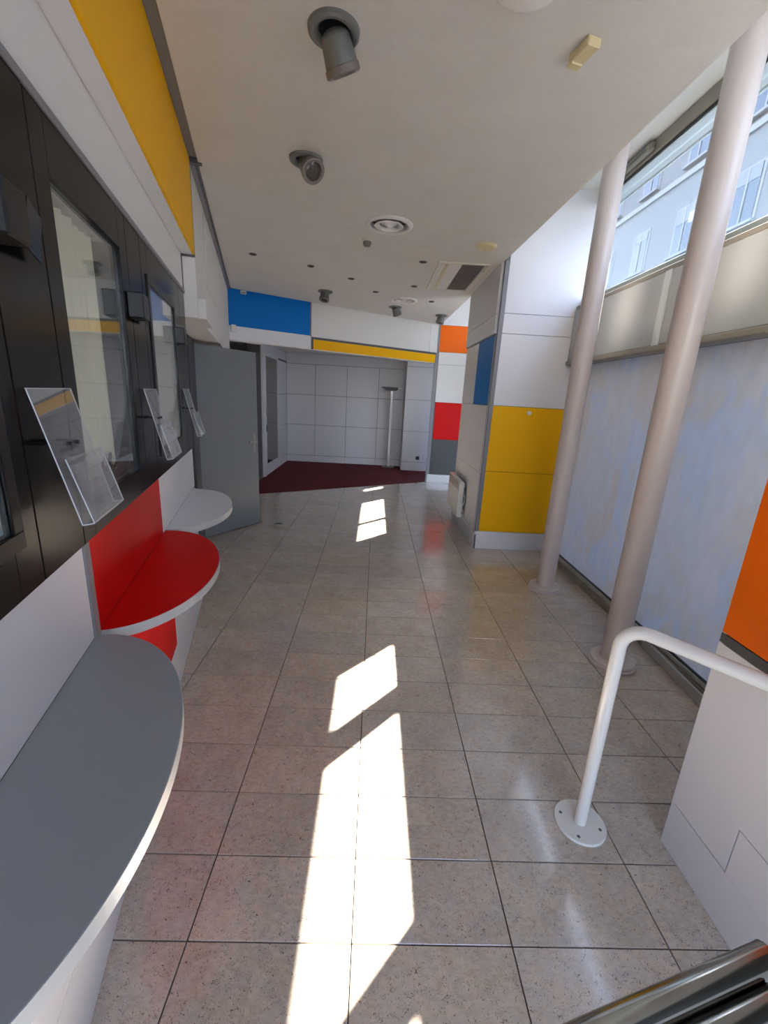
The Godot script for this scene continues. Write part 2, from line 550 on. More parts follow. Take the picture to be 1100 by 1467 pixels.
func build_alcove() -> void:
	var w := structure("wall_alcove_back")
	pbox("core", w, -2.3, 0.80, -0.02, 2.6, -10.45, -10.268, M.joint, 0.0)
	var xs := [-2.09, -1.43, -0.70, 0.035, 0.65]
	var ys := [0.165, 0.885, 1.572, 2.248]
	for i in 4:
		for j in 3:
			pbox("wall_panel", w, xs[i] + 0.004, xs[i + 1] - 0.004, ys[j] + 0.004, ys[j + 1] - 0.004, -10.268, -10.25, M.white)
		pbox("skirting", w, xs[i] + 0.002, xs[i + 1] - 0.002, 0.009, 0.161, -10.268, -10.245, M.white)
	pbox("cornice", w, -2.09, 0.65, 2.252, 2.47, -10.268, -10.25, M.white)
	var l := structure("wall_alcove_left")
	pbox("core", l, -2.35, -2.112, -0.02, 2.6, -10.5, -9.29, M.joint, 0.0)
	pbox("core", l, -2.35, -2.112, -0.02, 2.6, -8.33, -8.08, M.joint, 0.0)
	pbox("core", l, -2.35, -2.112, 2.235, 2.6, -9.29, -8.33, M.joint, 0.0)
	pbox("core", l, -2.35, -2.112, -0.02, 0.2, -9.29, -8.33, M.joint, 0.0)
	for k in [[0.165, 0.885], [0.885, 1.555], [1.555, 2.248]]:
		pbox("wall_panel", l, -2.112, -2.09, k[0] + 0.004, k[1] - 0.004, -10.25, -9.36, M.white)
	pbox("skirting", l, -2.112, -2.085, 0.009, 0.161, -10.25, -9.36, M.white)
	pbox("cornice", l, -2.112, -2.09, 2.29, 2.47, -10.25, -8.08, M.white)
	var d := structure("door_2", "dark glazed door in a white frame on the alcove side wall")
	pbox("jamb", d, -2.112, -2.072, 0.009, 2.29, -8.25, -8.08, M.white)
	pbox("jamb", d, -2.112, -2.080, 0.009, 2.29, -8.33, -8.255, M.paint)
	pbox("jamb", d, -2.112, -2.080, 0.009, 2.29, -9.36, -9.29, M.white)
	pbox("bottom_rail", d, -2.112, -2.080, 0.009, 0.225, -9.29, -8.33, M.white)
	pbox("top_rail", d, -2.112, -2.080, 2.235, 2.29, -9.29, -8.33, M.white)
	pbox("glazing", d, -2.094, -2.090, 0.225, 2.235, -9.29, -8.33, M.dark_glass, 0.0)
	pbox("lock", d, -2.080, -2.064, 0.86, 0.98, -8.31, -8.275, M.black_satin)
	pbox("lever", d, -2.080, -2.045, 1.16, 1.28, -8.31, -8.285, M.steel)
	var q := structure("wall_alcove_right")
	pbox("core", q, 0.645, 1.203, -0.02, RECESS, -10.4, -9.718, M.joint, 0.0)
	pbox("core", q, 1.203, 2.05, -0.02, RECESS, -10.4, -9.798, M.joint, 0.0)
	for k in [[0.205, 0.90], [0.90, 1.592], [1.592, 2.29], [2.29, 2.5]]:
		pbox("wall_panel", q, 0.645, 1.20, k[0] + 0.003, k[1] - 0.003, -9.718, -9.70, M.white)
		pbox("wall_panel", q, 1.206, 2.02, k[0] + 0.003, k[1] - 0.003, -9.798, -9.78, M.white)
	pbox("upper_wall", q, 0.645, 1.203, 2.5, RECESS, -9.718, -9.70, M.paint, 0.0)
	pbox("upper_wall", q, 1.203, 2.02, 2.5, RECESS, -9.798, -9.78, M.paint, 0.0)
	pbox("skirting", q, 0.645, 1.203, 0.009, 0.2, -9.718, -9.695, M.white)
	pbox("skirting", q, 1.206, 2.02, 0.009, 0.2, -9.798, -9.775, M.white)
	pbox("corner_strip", q, 0.632, 0.645, 0.009, 2.47, -10.25, -9.70, M.white)
	pbox("side_panel", q, 0.640, 0.648, 0.009, 2.47, -10.25, -9.73, M.white)
	var c := structure("ceiling_alcove")
	obj("alcove_ceiling", prism([Vector2(-2.4, -6.55), Vector2(-2.2, -6.50), Vector2(1.05, -8.50), Vector2(1.05, -10.4), Vector2(-2.4, -10.4)], 2.47, 2.56), M.paint, c)
	pbox("end_face", c, 1.0, 1.05, 2.47, RECESS, -10.4, -8.47, M.paint, 0.0)

func build_pilaster() -> void:
	var w := thing("pilaster", "narrow pilaster stacked orange, cream, red and charcoal beside the alcove opening", "pilaster")
	pbox("core", w, 1.112, 1.756, 0.0, RECESS, -8.62, -8.472, M.joint, 0.0)
	var z0 := -8.472
	var z1 := -8.46
	pbox("skirting", w, 1.09, 1.756, 0.0, 0.156, z0, -8.452, M.white_warm)
	pbox("charcoal_panel", w, 1.145, 1.756, 0.158, 0.862, z0, z1, M.slate)
	pbox("red_panel", w, 1.145, 1.756, 0.866, 1.574, z0, z1, M.red)
	pbox("white_panel", w, 1.135, 1.756, 1.578, 2.266, z0, z1, M.white_warm)
	pbox("white_panel", w, 1.135, 1.756, 2.270, 2.488, z0, z1, M.white_warm)
	pbox("orange_panel", w, 1.13, 1.756, 2.492, 2.958, z0, z1, M.orange)
	pbox("upper_panel", w, 1.112, 1.756, 2.962, RECESS, z0, z1, M.white)
	pbox("side_strip", w, 1.062, 1.128, 0.0, 2.47, -8.50, -8.464, M.grey_trim)
	pbox("side_strip", w, 1.095, 1.128, 2.47, 2.958, -8.50, -8.459, M.grey_trim)

func build_pillar() -> void:
	var w := thing("pillar", "broad square pillar with yellow and white front panels and a blue side panel", "pillar")
	var xr := 2.0
	var zb := -6.05
	pbox("core", w, 1.205, 2.1, 0.0, RECESS, zb, -4.598, M.joint, 0.0)
	# front face
	var z0 := -4.598
	var z1 := -4.58
	var x0 := 1.232
	pbox("skirting", w, 1.187, xr, 0.0, 0.206, z0, -4.572, M.white)
	pbox("yellow_panel", w, x0, xr, 0.210, 0.896, z0, z1, M.yellow)
	pbox("yellow_panel", w, x0, xr, 0.900, 1.596, z0, z1, M.yellow)
	pbox("white_panel", w, x0, xr, 1.600, 2.303, z0, z1, M.white)
	pbox("white_panel", w, x0, xr, 2.307, 2.492, z0, z1, M.white)
	pbox("white_panel", w, x0, xr, 2.496, RECESS, z0, z1, M.white)
	pbox("corner_strip", w, 1.190, 1.230, 0.206, CEIL - 0.002, -4.62, -4.577, M.grey_trim)
	# side face
	var a := 1.187
	var b := 1.205
	pbox("skirting", w, 1.182, b, 0.0, 0.166, zb, -4.572, M.white)
	for k in [[zb, -5.36], [-5.356, -4.632]]:
		pbox("white_panel", w, a, b, 0.170, 0.858, k[0], k[1], M.white)
		pbox("white_panel", w, a, b, 0.862, 1.594, k[0], k[1], M.white)
	pbox("white_panel", w, a, b, 1.598, 2.300, zb, -5.365, M.white)
	pbox("blue_panel", w, a, b, 1.598, 2.300, -5.361, -4.66, M.blue)
	pbox("slim_strip", w, a - 0.002, b, 0.17, 2.30, -4.656, -4.636, M.edge_band)
	pbox("upper_panel", w, a - 0.022, b, 2.312, 2.490, zb, -4.634, M.white)
	pbox("upper_panel", w, a - 0.022, b, 2.494, CEIL - 0.001, zb, -4.634, M.white)
	pbox("back_panel", w, a, xr, 0.0, RECESS, zb - 0.012, zb, M.white, 0.0)

func build_wall_right() -> void:
	var w := structure("wall_right")
	# outer wall above and below the openings, floor to roof
	pbox("plinth", w, 2.02, 2.2, -0.02, 0.10, -10.3, 1.5, M.frame_metal, 0.0)
	pbox("spandrel", w, 2.05, 2.2, 2.03, 2.60, -10.3, 1.5, M.concrete, 0.0)
	pbox("head_wall", w, 2.03, 2.2, 3.487, RECESS + 0.1, -10.3, 1.5, M.cream_metal, 0.0)
	# lower glazing, whitewashed on the inside; unseen far panes set clear for more daylight
	var n := 0
	for k in [[-9.775, -7.63], [-7.58, -4.60], [-4.57, -2.02], [-1.98, 1.45]]:
		var quadm := QuadMesh.new()
		quadm.size = Vector2(k[1] - k[0], 1.93)
		obj("clear_pane" if k[1] < -5.0 or n == 1 else "whitewashed_pane", quadm, M.glass if n < 2 else M.whitewash, w, Vector3(2.034, 1.066, (k[0] + k[1]) / 2), Basis(Vector3.UP, -PI / 2))
		if n < 3:
			pbox("mullion", w, 2.02, 2.09, 0.1, 2.03, k[1], k[1] + 0.045, M.frame_metal)
		n += 1
	# metal skirting profile with its loose cover strip
	pbox("skirting", w, 1.985, 2.022, 0.0, 0.062, -4.57, 1.4, M.frame_metal)
	pbox("skirting", w, 2.000, 2.022, 0.064, 0.098, -4.57, -2.75, M.cream_metal)
	pbox("gasket", w, 2.012, 2.029, 0.098, 0.106, -4.57, 1.4, M.black_deep, 0.0)
	pbox("skirting", w, 2.004, 2.022, 0.070, 0.098, -2.74, 1.4, M.cream_metal)
	var loose := pbox("loose_cover", w, -0.009, 0.009, 0.0, 0.066, -0.34, 0.34, M.cream_metal)
	loose.transform = Transform3D(Basis(Vector3.UP, -0.05), Vector3(1.966, 0.036, -2.30))
	# deep cream fascia under the window band
	pbox("fascia", w, 1.935, 2.06, 2.075, 2.555, -4.572, -3.19, M.cream_metal, 0.006)
	pbox("fascia", w, 1.935, 2.06, 2.075, 2.555, -3.12, -0.4, M.cream_metal, 0.006)
	pbox("fascia", w, 1.935, 2.06, 2.075, 2.555, -0.395, 1.45, M.cream_metal, 0.006)
	pbox("cover_strip", w, 1.927, 2.0, 2.07, 2.555, -3.188, -3.122, M.frame_white, 0.004)
	pbox("fascia", w, 1.935, 2.06, 2.075, 2.555, -9.695, -6.07, M.cream_metal, 0.006)
	pbox("fascia_lip", w, 1.922, 2.04, 2.036, 2.074, -4.572, 1.45, M.frame_metal, 0.004)
	pbox("fascia_lip", w, 1.922, 2.04, 2.036, 2.074, -9.695, -6.07, M.frame_metal, 0.004)
	pbox("fascia_cap", w, 1.945, 2.06, 2.556, 2.592, -4.572, 1.45, M.frame_metal, 0.004)
	pbox("fascia_cap", w, 1.945, 2.06, 2.556, 2.592, -9.695, -6.07, M.frame_metal, 0.004)
	# window band
	var v := structure("window_1", "long horizontal window band high under the raised soffit")
	pbox("sill", v, 2.0, 2.16, 2.594, 2.655, -9.775, 1.45, M.sill, 0.006)
	pbox("head_frame", v, 2.012, 2.10, 3.466, 3.49, -9.775, 1.45, M.frame_white, 0.003)
	pbox("gasket", v, 2.002, 2.012, 3.472, 3.490, -9.775, 1.45, M.black_deep, 0.0)
	pbox("head_band", v, 1.99, 2.03, 3.492, RECESS - 0.002, -9.775, 1.45, M.frame_metal, 0.003)
	pbox("mullion", v, 2.02, 2.08, 2.655, 3.462, -7.685, -7.635, M.frame_white, 0.003)
	for k in [[-9.775, -7.69], [-7.63, -4.6], [-4.57, -1.2], [-1.195, 1.45]]:
		pbox("pane", v, 2.050, 2.056, 2.656, 3.385, k[0], k[1], M.haze_glass, 0.0)
	pbox("pane_rail", v, 2.060, 2.072, 3.376, 3.392, -9.775, 1.45, M.frame_white, 0.0)

func build_partition() -> void:
	var w := structure("wall_partition", "white partition block with an orange upper panel and a stepped joint")
	pbox("core", w, 1.215, 1.93, 0.0, 2.5, -1.235, 1.4, M.joint, 0.0)
	var a := 1.2
	var b := 1.215
	pbox("end_panel", w, a + 0.001, 1.93, 0.0, 2.5, -1.253, -1.235, M.white)
	# stepped joint: skirting rises from 0.20 to 0.375
	pbox("skirting", w, a, b, 0.0, 0.1985, -1.252, 1.4, M.white)
	pbox("skirting", w, a, b, 0.1985, 0.375, -0.9965, 1.4, M.white, 0.0005)
	pbox("white_panel", w, a, b, 0.2025, 0.378, -1.252, -1.0005, M.white, 0.0005)
	pbox("white_panel", w, a, b, 0.378, 0.888, -1.252, 1.4, M.white, 0.0005)
	pbox("grey_strip", w, a - 0.001, b, 0.890, 0.924, -1.252, 1.4, M.slate)
	pbox("orange_panel", w, a, b, 0.926, 1.70, -1.252, -0.552, M.orange)
	pbox("added_slate_panel", w, a, b, 0.926, 1.70, -0.548, 1.4, M.slate)  # unseen dark panel, added so the barrier bar mirrors something dark
	pbox("white_panel", w, a, b, 1.704, 2.5, -1.252, 1.4, M.white)

func build_rear() -> void:
	# shopfront behind the viewer: where the soft daylight on the near floor comes from
	var w := structure("wall_rear")
	var z0 := 1.4
	var z1 := 1.55
	pbox("lintel", w, -0.7, 2.2, 2.75, RECESS + 0.1, z0, z1, M.paint, 0.0)
	pbox("return", w, -0.9, -0.12, -0.02, RECESS, z0, z1, M.paint, 0.0)
	pbox("return", w, 1.93, 2.2, -0.02, RECESS, z0, z1, M.paint, 0.0)
	var v := structure("window_2")
	for x in [-0.12, 0.56, 1.24, 1.88]:
		pbox("stile", v, x, x + 0.05, 0.0, 2.75, z0 + 0.03, z0 + 0.09, M.frame_metal)
	for y in [0.0, 2.14, 2.69]:
		pbox("rail", v, -0.07, 1.88, y, y + 0.06, z0 + 0.035, z0 + 0.085, M.frame_metal)
	pbox("pane", v, -0.07, 1.88, 0.06, 2.69, z0 + 0.058, z0 + 0.064, M.glass, 0.0)

# ---------------------------------------------------------------- left wall furniture
func half_ellipse(a: float, b: float, n := 40) -> Array:
	var p := []
	for i in n + 1:
		var t := PI * i / n
		p.append(Vector2(-a * cos(t), b * sin(t)))
	return p

func shelf(s: float, top: Material, edge: Material, label: String) -> void:
	var t := thing("wall_shelf", label, "shelf", "half-round shelves along the counter")
	frame_a(t)
	var o := t.transform
	t.transform = Transform3D(o.basis, o * Vector3(s, 0.900, 0.0))
	obj("shelf_top", prism(half_ellipse(0.4725, 0.2865, 72), 0.0235, 0.0255), top, t)
	obj("shelf_board", prism(half_ellipse(0.4705, 0.2845, 72), 0.002, 0.0235), top, t)
	# edge band round the curve
	var st := SurfaceTool.new()
	st.begin(Mesh.PRIMITIVE_TRIANGLES)
	st.set_smooth_group(-1)
	var pin := half_ellipse(0.4725, 0.2865, 72)
	var pout := half_ellipse(0.4745, 0.2885, 72)
	for i in pin.size() - 1:
		var a: Vector2 = pin[i]
		var b: Vector2 = pin[i + 1]
		var c: Vector2 = pout[i + 1]
		var d: Vector2 = pout[i]
		var n := Vector3(d.x - a.x, 0, d.y - a.y)
		quad(st, Vector3(d.x, -0.008, d.y), Vector3(c.x, -0.008, c.y), Vector3(c.x, 0.025, c.y), Vector3(d.x, 0.025, d.y), n)
		quad(st, Vector3(a.x, 0.025, a.y), Vector3(b.x, 0.025, b.y), Vector3(c.x, 0.025, c.y), Vector3(d.x, 0.025, d.y), Vector3.UP)
		quad(st, Vector3(a.x, -0.008, a.y), Vector3(b.x, -0.008, b.y), Vector3(c.x, -0.008, c.y), Vector3(d.x, -0.008, d.y), Vector3.DOWN)
	st.generate_normals()
	obj("edge_band", st.commit(), edge, t)

func frame_ring(called: String, parent: Node, x0: float, x1: float, y0: float, y1: float, wd: float, z0: float, z1: float, m: Material) -> void:
	var st := SurfaceTool.new()
	st.begin(Mesh.PRIMITIVE_TRIANGLES)
	st.set_smooth_group(-1)
	for k in [[x0, x1, y0, y0 + wd], [x0, x1, y1 - wd, y1], [x0, x0 + wd, y0 + wd, y1 - wd], [x1 - wd, x1, y0 + wd, y1 - wd]]:
		var s := Vector3(k[1] - k[0], k[3] - k[2], z1 - z0)
		st.append_from(box_mesh(s, 0.002), 0, Transform3D(Basis.IDENTITY, Vector3((k[0] + k[1]) / 2, (k[2] + k[3]) / 2, (z0 + z1) / 2)))
	obj(called, st.commit(), m, parent)

func build_cases() -> void:
	# black display cases let into the wall, with plain black panels between them
	var w := get_node("wall_left")
	for k in [[-2.55, -1.62], [0.1425, 0.3715], [1.085, 1.288], [2.205, 2.44]]:
		pbox("black_panel", w, k[0] + 0.002, k[1] - 0.002, 1.2, 2.226, -0.16, 0.004, M.black)
	pbox("black_capping", w, -2.55, 2.445, 2.212, 2.232, -0.1, 0.012, M.grey_trim, 0.004)
	var cases := [
		[-0.80, 0.1405, "black wall display case with a pale sheet, over the grey half-round shelf", -0.70, 0.046, 1.335, 2.05, 1],
		[0.3735, 1.083, "black wall display case with cream curtain and tangled cable behind its glass", 0.455, 0.992, 1.303, 2.08, 2],
		[1.290, 2.203, "black framed wall display case over the white half-round shelf beside the door", 1.405, 1.99, 1.325, 2.05, 3]]
	for c in cases:
		var t := thing("display_case", c[2], "display case", "black display cases in the left wall")
		frame_a(t)
		var x0: float = c[0]
		var x1: float = c[1]
		var gx0: float = c[3]
		var gx1: float = c[4]
		var gy0: float = c[5]
		var gy1: float = c[6]
		pbox("stile", t, x0, gx0, 1.2, 2.212, -0.03, 0.004, M.black)
		pbox("stile", t, gx1, x1, 1.2, 2.212, -0.03, 0.004, M.black)
		pbox("rail", t, gx0, gx1, 1.2, gy0, -0.03, 0.004, M.black)
		pbox("rail", t, gx0, gx1, gy1, 2.212, -0.03, 0.004, M.black)
		pbox("case_back", t, x0, x1, 1.2, 2.212, -0.163, -0.150, M.black_deep if c[7] == 3 else M.case_back, 0.0)
		for e in [[gx0 - 0.03, gx0 - 0.01], [gx1 + 0.01, gx1 + 0.03]]:
			pbox("case_side", t, e[0], e[1], 1.21, 2.21, -0.150, -0.03, M.black_satin, 0.0)
		pbox("case_floor", t, gx0 - 0.01, gx1 + 0.01, gy0 - 0.03, gy0 - 0.01, -0.150, -0.03, M.black_satin, 0.0)
		pbox("case_top", t, gx0 - 0.01, gx1 + 0.01, gy1 + 0.01, gy1 + 0.03, -0.150, -0.03, M.case_back, 0.0)
		var gz := -0.012 if c[7] == 2 else -0.002
		pbox("glass_pane", t, gx0 + 0.0005, gx1 - 0.0005, gy0 + 0.0005, gy1 - 0.0005, gz, gz + 0.004, M.glass, 0.0)
		if c[7] == 2:
			# pleated curtain sheet
			var st := SurfaceTool.new()
			st.begin(Mesh.PRIMITIVE_TRIANGLES)
			st.set_smooth_group(1)
			var n := 70
			for i in n:
				var sa := 0.47 + 0.36 * i / n
				var sb := 0.47 + 0.36 * (i + 1) / n
				var za := -0.045 + 0.010 * sin(sa * 95.0) + 0.007 * sin(sa * 41.0)
				var zb := -0.045 + 0.010 * sin(sb * 95.0) + 0.007 * sin(sb * 41.0)
				quad(st, Vector3(sa, 1.33, za), Vector3(sb, 1.33, zb), Vector3(sb, 2.06, zb), Vector3(sa, 2.06, za), Vector3(0, 0, 1))
			st.generate_normals()
			obj("curtain", st.commit(), M.curtain, t)
			var loop := []
			for i in 60:
				var a := i * 0.32
				loop.append(Vector3(0.66 + 0.0042 * i * 0.9 + 0.045 * cos(a), 1.335 + 0.028 * (1.0 + sin(a * 1.13)), -0.026 + 0.006 * sin(a * 0.7)))
			obj("cable", tube(loop, 0.0035, 7), M.black_satin, t)
			pbox("adaptor", t, 0.72, 0.95, 1.300, 1.352, -0.080, -0.030, M.maroon, 0.008)
		else:
			pbox("backing_sheet", t, gx0 + 0.004, gx1 - 0.004, gy0 + 0.004, gy1 - 0.004, -0.009, -0.006, M.pale_screen if c[7] == 1 else M.case_back, 0.0)  # door-side case: sheet added so the reflecting glass reads pale
			frame_ring("inner_frame", t, gx0 - 0.035, gx1 + 0.035, gy0 - 0.035, gy1 + 0.035, 0.035, 0.004, 0.010, M.black_deep)
	# small boxes with a tilted flap over each joint
	var lb := [[0.175, "black box with a tilted flap over the grey half-round shelf"], [1.110, "black box with a tilted flap over the red half-round shelf"], [2.065, "black box with a tilted flap over the white half-round shelf"]]
	for k in lb:
		var t := thing("wall_box", k[1], "lamp box", "black flap boxes on the display cases")
		frame_a(t)
		var o := t.transform
		t.transform = Transform3D(o.basis, o * Vector3(k[0], 1.905, 0.004))
		pbox("body", t, -0.085, 0.0, -0.045, 0.045, 0.0, 0.055, M.black_deep, 0.004)
		var flap := pbox("flap", t, 0.0, 0.135, -0.045, 0.042, -0.0015, 0.0015, M.black, 0.001)
		flap.transform = Transform3D(Basis(Vector3.UP, 0.22) * Basis(Vector3.RIGHT, 0.12), Vector3(0.066, 0.0, 0.034))
		var sc := obj("screw", lathe([Vector2(0, 0.003), Vector2(0.004, 0.003), Vector2(0.004, 0)], 12), M.black_deep, t, Vector3(0.105, -0.004, 0.024), Basis(Vector3.RIGHT, PI / 2))
		sc.set_meta("label", "small dark screw")

func build_holders() -> void:
	var hs := [[0.260, "clear acrylic leaflet holder between two black cases, over the grey shelf"], [1.195, "clear acrylic leaflet holder between two black cases, over the red shelf"], [2.165, "clear acrylic leaflet holder at the black panel's end beside the grey door"]]
	for k in hs:
		var t := thing("leaflet_holder", k[1], "leaflet holder", "clear leaflet holders on the left wall")
		frame_a(t)
		var o := t.transform
		# the sheet leans out towards the bottom and folds up into a pocket
		t.transform = Transform3D(o.basis * Basis(Vector3.RIGHT, 0.0), o * Vector3(k[0], 1.605, 0.008))
		var wdt := 0.108
		var lean := 0.065
		var hgt := 0.285
		var back := [Vector3(-wdt, 0, 0.010), Vector3(wdt, 0, 0.010), Vector3(wdt, -hgt, 0.010 + lean), Vector3(-wdt, -hgt, 0.010 + lean)]
		obj("back_sheet", sheet(back, 0.003), M.acrylic, t)
		var pf := [Vector3(-wdt, -0.140, 0.060), Vector3(wdt, -0.140, 0.060), Vector3(wdt, -hgt + 0.004, 0.098), Vector3(-wdt, -hgt + 0.004, 0.098)]
		obj("pocket_front", sheet(pf, 0.003), M.acrylic, t)
		obj("pocket_base", sheet([back[3], back[2], pf[2], pf[3]], 0.003), M.acrylic, t)
		for s in [-1.0, 1.0]:
			obj("edge", tube([Vector3(s * wdt, 0, 0.011), Vector3(s * wdt, -hgt, 0.011 + lean)], 0.0014, 6), M.acrylic_edge, t)
			obj("edge", tube([Vector3(s * wdt, -0.140, 0.061), Vector3(s * wdt, -hgt + 0.004, 0.099)], 0.0014, 6), M.acrylic_edge, t)
			obj("edge", tube([Vector3(s * wdt, -hgt, 0.011 + lean), Vector3(s * wdt, -hgt + 0.004, 0.099)], 0.0014, 6), M.acrylic_edge, t)
		obj("edge", tube([pf[3], pf[2]], 0.0018, 6), M.acrylic_edge, t)
		obj("edge", tube([back[0], back[1]], 0.0012, 6), M.acrylic_edge, t)
		for s in [-0.02, 0.02]:
			obj("mounting_pin", tube([Vector3(s, -0.118, 0.0), Vector3(s, -0.118, 0.045)], 0.0045, 8), M.black_satin, t)

func sheet(p: Array, th: float) -> ArrayMesh:
	var st := SurfaceTool.new()
	st.begin(Mesh.PRIMITIVE_TRIANGLES)
	st.set_smooth_group(-1)
	var n: Vector3 = ((p[1] - p[0]) as Vector3).cross(p[2] - p[0]).normalized()
	if n.z < 0:
		n = -n
	var q := []
	for v in p:
		q.append(v + n * th)
	quad(st, p[0], p[1], p[2], p[3], -n)
	quad(st, q[0], q[1], q[2], q[3], n)
	var mid: Vector3 = (p[0] + p[2]) * 0.5
	for i in 4:
		var j := (i + 1) % 4
		quad(st, p[i], p[j], q[j], q[i], ((p[i] + p[j]) as Vector3) * 0.5 - mid)
	st.generate_normals()
	return st.commit()

func build_door() -> void:
	var d := structure("door_1", "plain grey flush door standing ajar in the left wall")
	var hinge := Vector3(-1.822, 0, -4.483)
	var u := Vector3(0.42, 0, -0.684).normalized()
	d.transform = Transform3D(Basis(u, Vector3.UP, u.cross(Vector3.UP)), hinge)
	pbox("leaf", d, 0.0, 0.803, 0.008, 2.03, -0.04, 0.0, M.door, 0.002)
	pbox("escutcheon", d, 0.725, 0.760, 0.90, 1.12, 0.0, 0.008, M.steel, 0.003)
	obj("handle", tube([Vector3(0.742, 1.035, 0.005), Vector3(0.742, 1.035, 0.045), Vector3(0.735, 1.035, 0.052), Vector3(0.62, 1.035, 0.054)], 0.009, 10), M.steel, d)
	for y in [0.25, 1.05, 1.8]:
		obj("hinge", tube([Vector3(-0.006, y, -0.002), Vector3(-0.006, y + 0.09, -0.002)], 0.008, 10), M.steel, d)

# ---------------------------------------------------------------- things
func column(z: float, x: float, label: String) -> void:
	var t := thing("column", label, "column")
	t.position = Vector3(x, 0, z)
	var shaft := [Vector2(0.0765, 0.03), Vector2(0.0765, RECESS + 0.01)]
	obj("shaft", lathe(shaft, 40), M.column, t)
	var base := [Vector2(0.143, 0.0), Vector2(0.143, 0.016), Vector2(0.139, 0.020), Vector2(0.137, 0.020), Vector2(0.137, 0.036), Vector2(0.131, 0.043), Vector2(0.120, 0.047), Vector2(0.07, 0.048)]
	obj("base_collar", lathe(base, 48), M.column, t)

func build_handrail() -> void:
	var t := thing("handrail", "white tubular handrail bolted to the tiles beside the white partition", "handrail")
	t.position = Vector3(0.906, 0, -1.315)
	var path := [Vector3(0, 0.006, 0), Vector3(0, 0.40, 0), Vector3(0, 0.815, 0)]
	var dirn := Vector3(0.63, 0, 0.776).normalized()
	var r := 0.085
	for i in range(1, 13):
		var a := PI / 2 * i / 12.0
		path.append(Vector3(0, 0.815 + r * sin(a), 0) + dirn * (r * (1 - cos(a))))
	var last: Vector3 = path[path.size() - 1]
	path.append(last + dirn * 0.15)
	path.append(last + dirn * (0.285 / dirn.x - r))
	obj("tube", tube(path, 0.0235, 24), M.white_gloss, t)
	var end: Vector3 = path[path.size() - 1]
	obj("wall_flange", lathe([Vector2(0.0, 0.008), Vector2(0.05, 0.008), Vector2(0.052, 0.0)], 24), M.white_gloss, t, Vector3(0.294, end.y, end.z), align_y(Vector3(-1, 0, 0)))
	obj("floor_flange", lathe([Vector2(0.0, 0.009), Vector2(0.096, 0.009), Vector2(0.099, 0.006), Vector2(0.099, 0.0)], 48), M.white_gloss, t)
	for k in 4:
		var a := 0.5 + k * PI / 2
		obj("screw", lathe([Vector2(0, 0.0105), Vector2(0.006, 0.0100), Vector2(0.0065, 0.009)], 12), M.dark_trim, t, Vector3(0.074 * cos(a), 0, 0.074 * sin(a)))

func build_bar() -> void:
	var t := thing("barrier_bar", "polished steel double-tube barrier bar crossing in front of the partition", "barrier")
	var y := 0.875
	var a := Vector3(-0.12, y, -0.215)
	var b := Vector3(0.602, y, -0.412)
	t.position = Vector3(a.x, 0, a.z)
	var d := (b - a).normalized()
	var side := Vector3(0.0, -0.016, 0.034)
	for k in 2:
		var o := side * k
		var p := [a - Vector3(a.x, 0, a.z) + o, (a + b) * 0.5 - Vector3(a.x, 0, a.z) + o, b - Vector3(a.x, 0, a.z) + o - d * 0.02 * k]
		obj("tube", tube(p, 0.0185, 28), M.chrome, t)
		var e: Vector3 = p[2]
		obj("end_cap", lathe([Vector2(0, 0.008), Vector2(0.010, 0.007), Vector2(0.016, 0.003), Vector2(0.0188, 0.0)], 20), M.chrome, t, e, align_y(d))
	obj("post", tube([Vector3(0.03, 0.0, 0.02), Vector3(0.03, y - 0.02, 0.02)], 0.02, 20), M.chrome, t)
	obj("foot", lathe([Vector2(0, 0.01), Vector2(0.07, 0.01), Vector2(0.075, 0.0)], 32), M.chrome, t, Vector3(0.03, 0, 0.02))

func build_heater() -> void:
	var t := thing("convector_heater", "white electric convector heater mounted low on the pillar's side face", "heater")
	t.position = Vector3(1.187, 0.185, -5.60)
	# local: x out of the wall is negative
	pbox("body", t, -0.095, -0.03, 0.0, 0.46, -0.37, 0.40, M.white_gloss, 0.010)
	pbox("wall_bracket", t, -0.03, 0.0, 0.12, 0.38, -0.30, 0.30, M.dark_trim)
	pbox("outlet", t, -0.0975, -0.09, 0.335, 0.43, -0.33, 0.36, M.grille, 0.002)
	for k in 6:
		pbox("louvre", t, -0.102, -0.096, 0.345 + 0.0145 * k, 0.351 + 0.0145 * k, -0.33, 0.36, M.vent, 0.001)
	pbox("side_grille", t, -0.06, -0.012, 0.05, 0.40, 0.385, 0.395, M.grille, 0.003)
	obj("thermostat_knob", lathe([Vector2(0, 0.02), Vector2(0.018, 0.02), Vector2(0.02, 0.0)], 20), M.white, t, Vector3(-0.06, 0.19, 0.40), align_y(Vector3(0, 0, 1)))
	var p := []
	for i in 20:
		var k := i / 19.0
		p.append(Vector3(-0.028 + 0.012 * sin(k * 9.0), 0.30 - 0.30 * k, 0.412 + 0.02 * sin(k * 6.0)))
	obj("power_cable", tube(p, 0.005, 8), M.white, t)

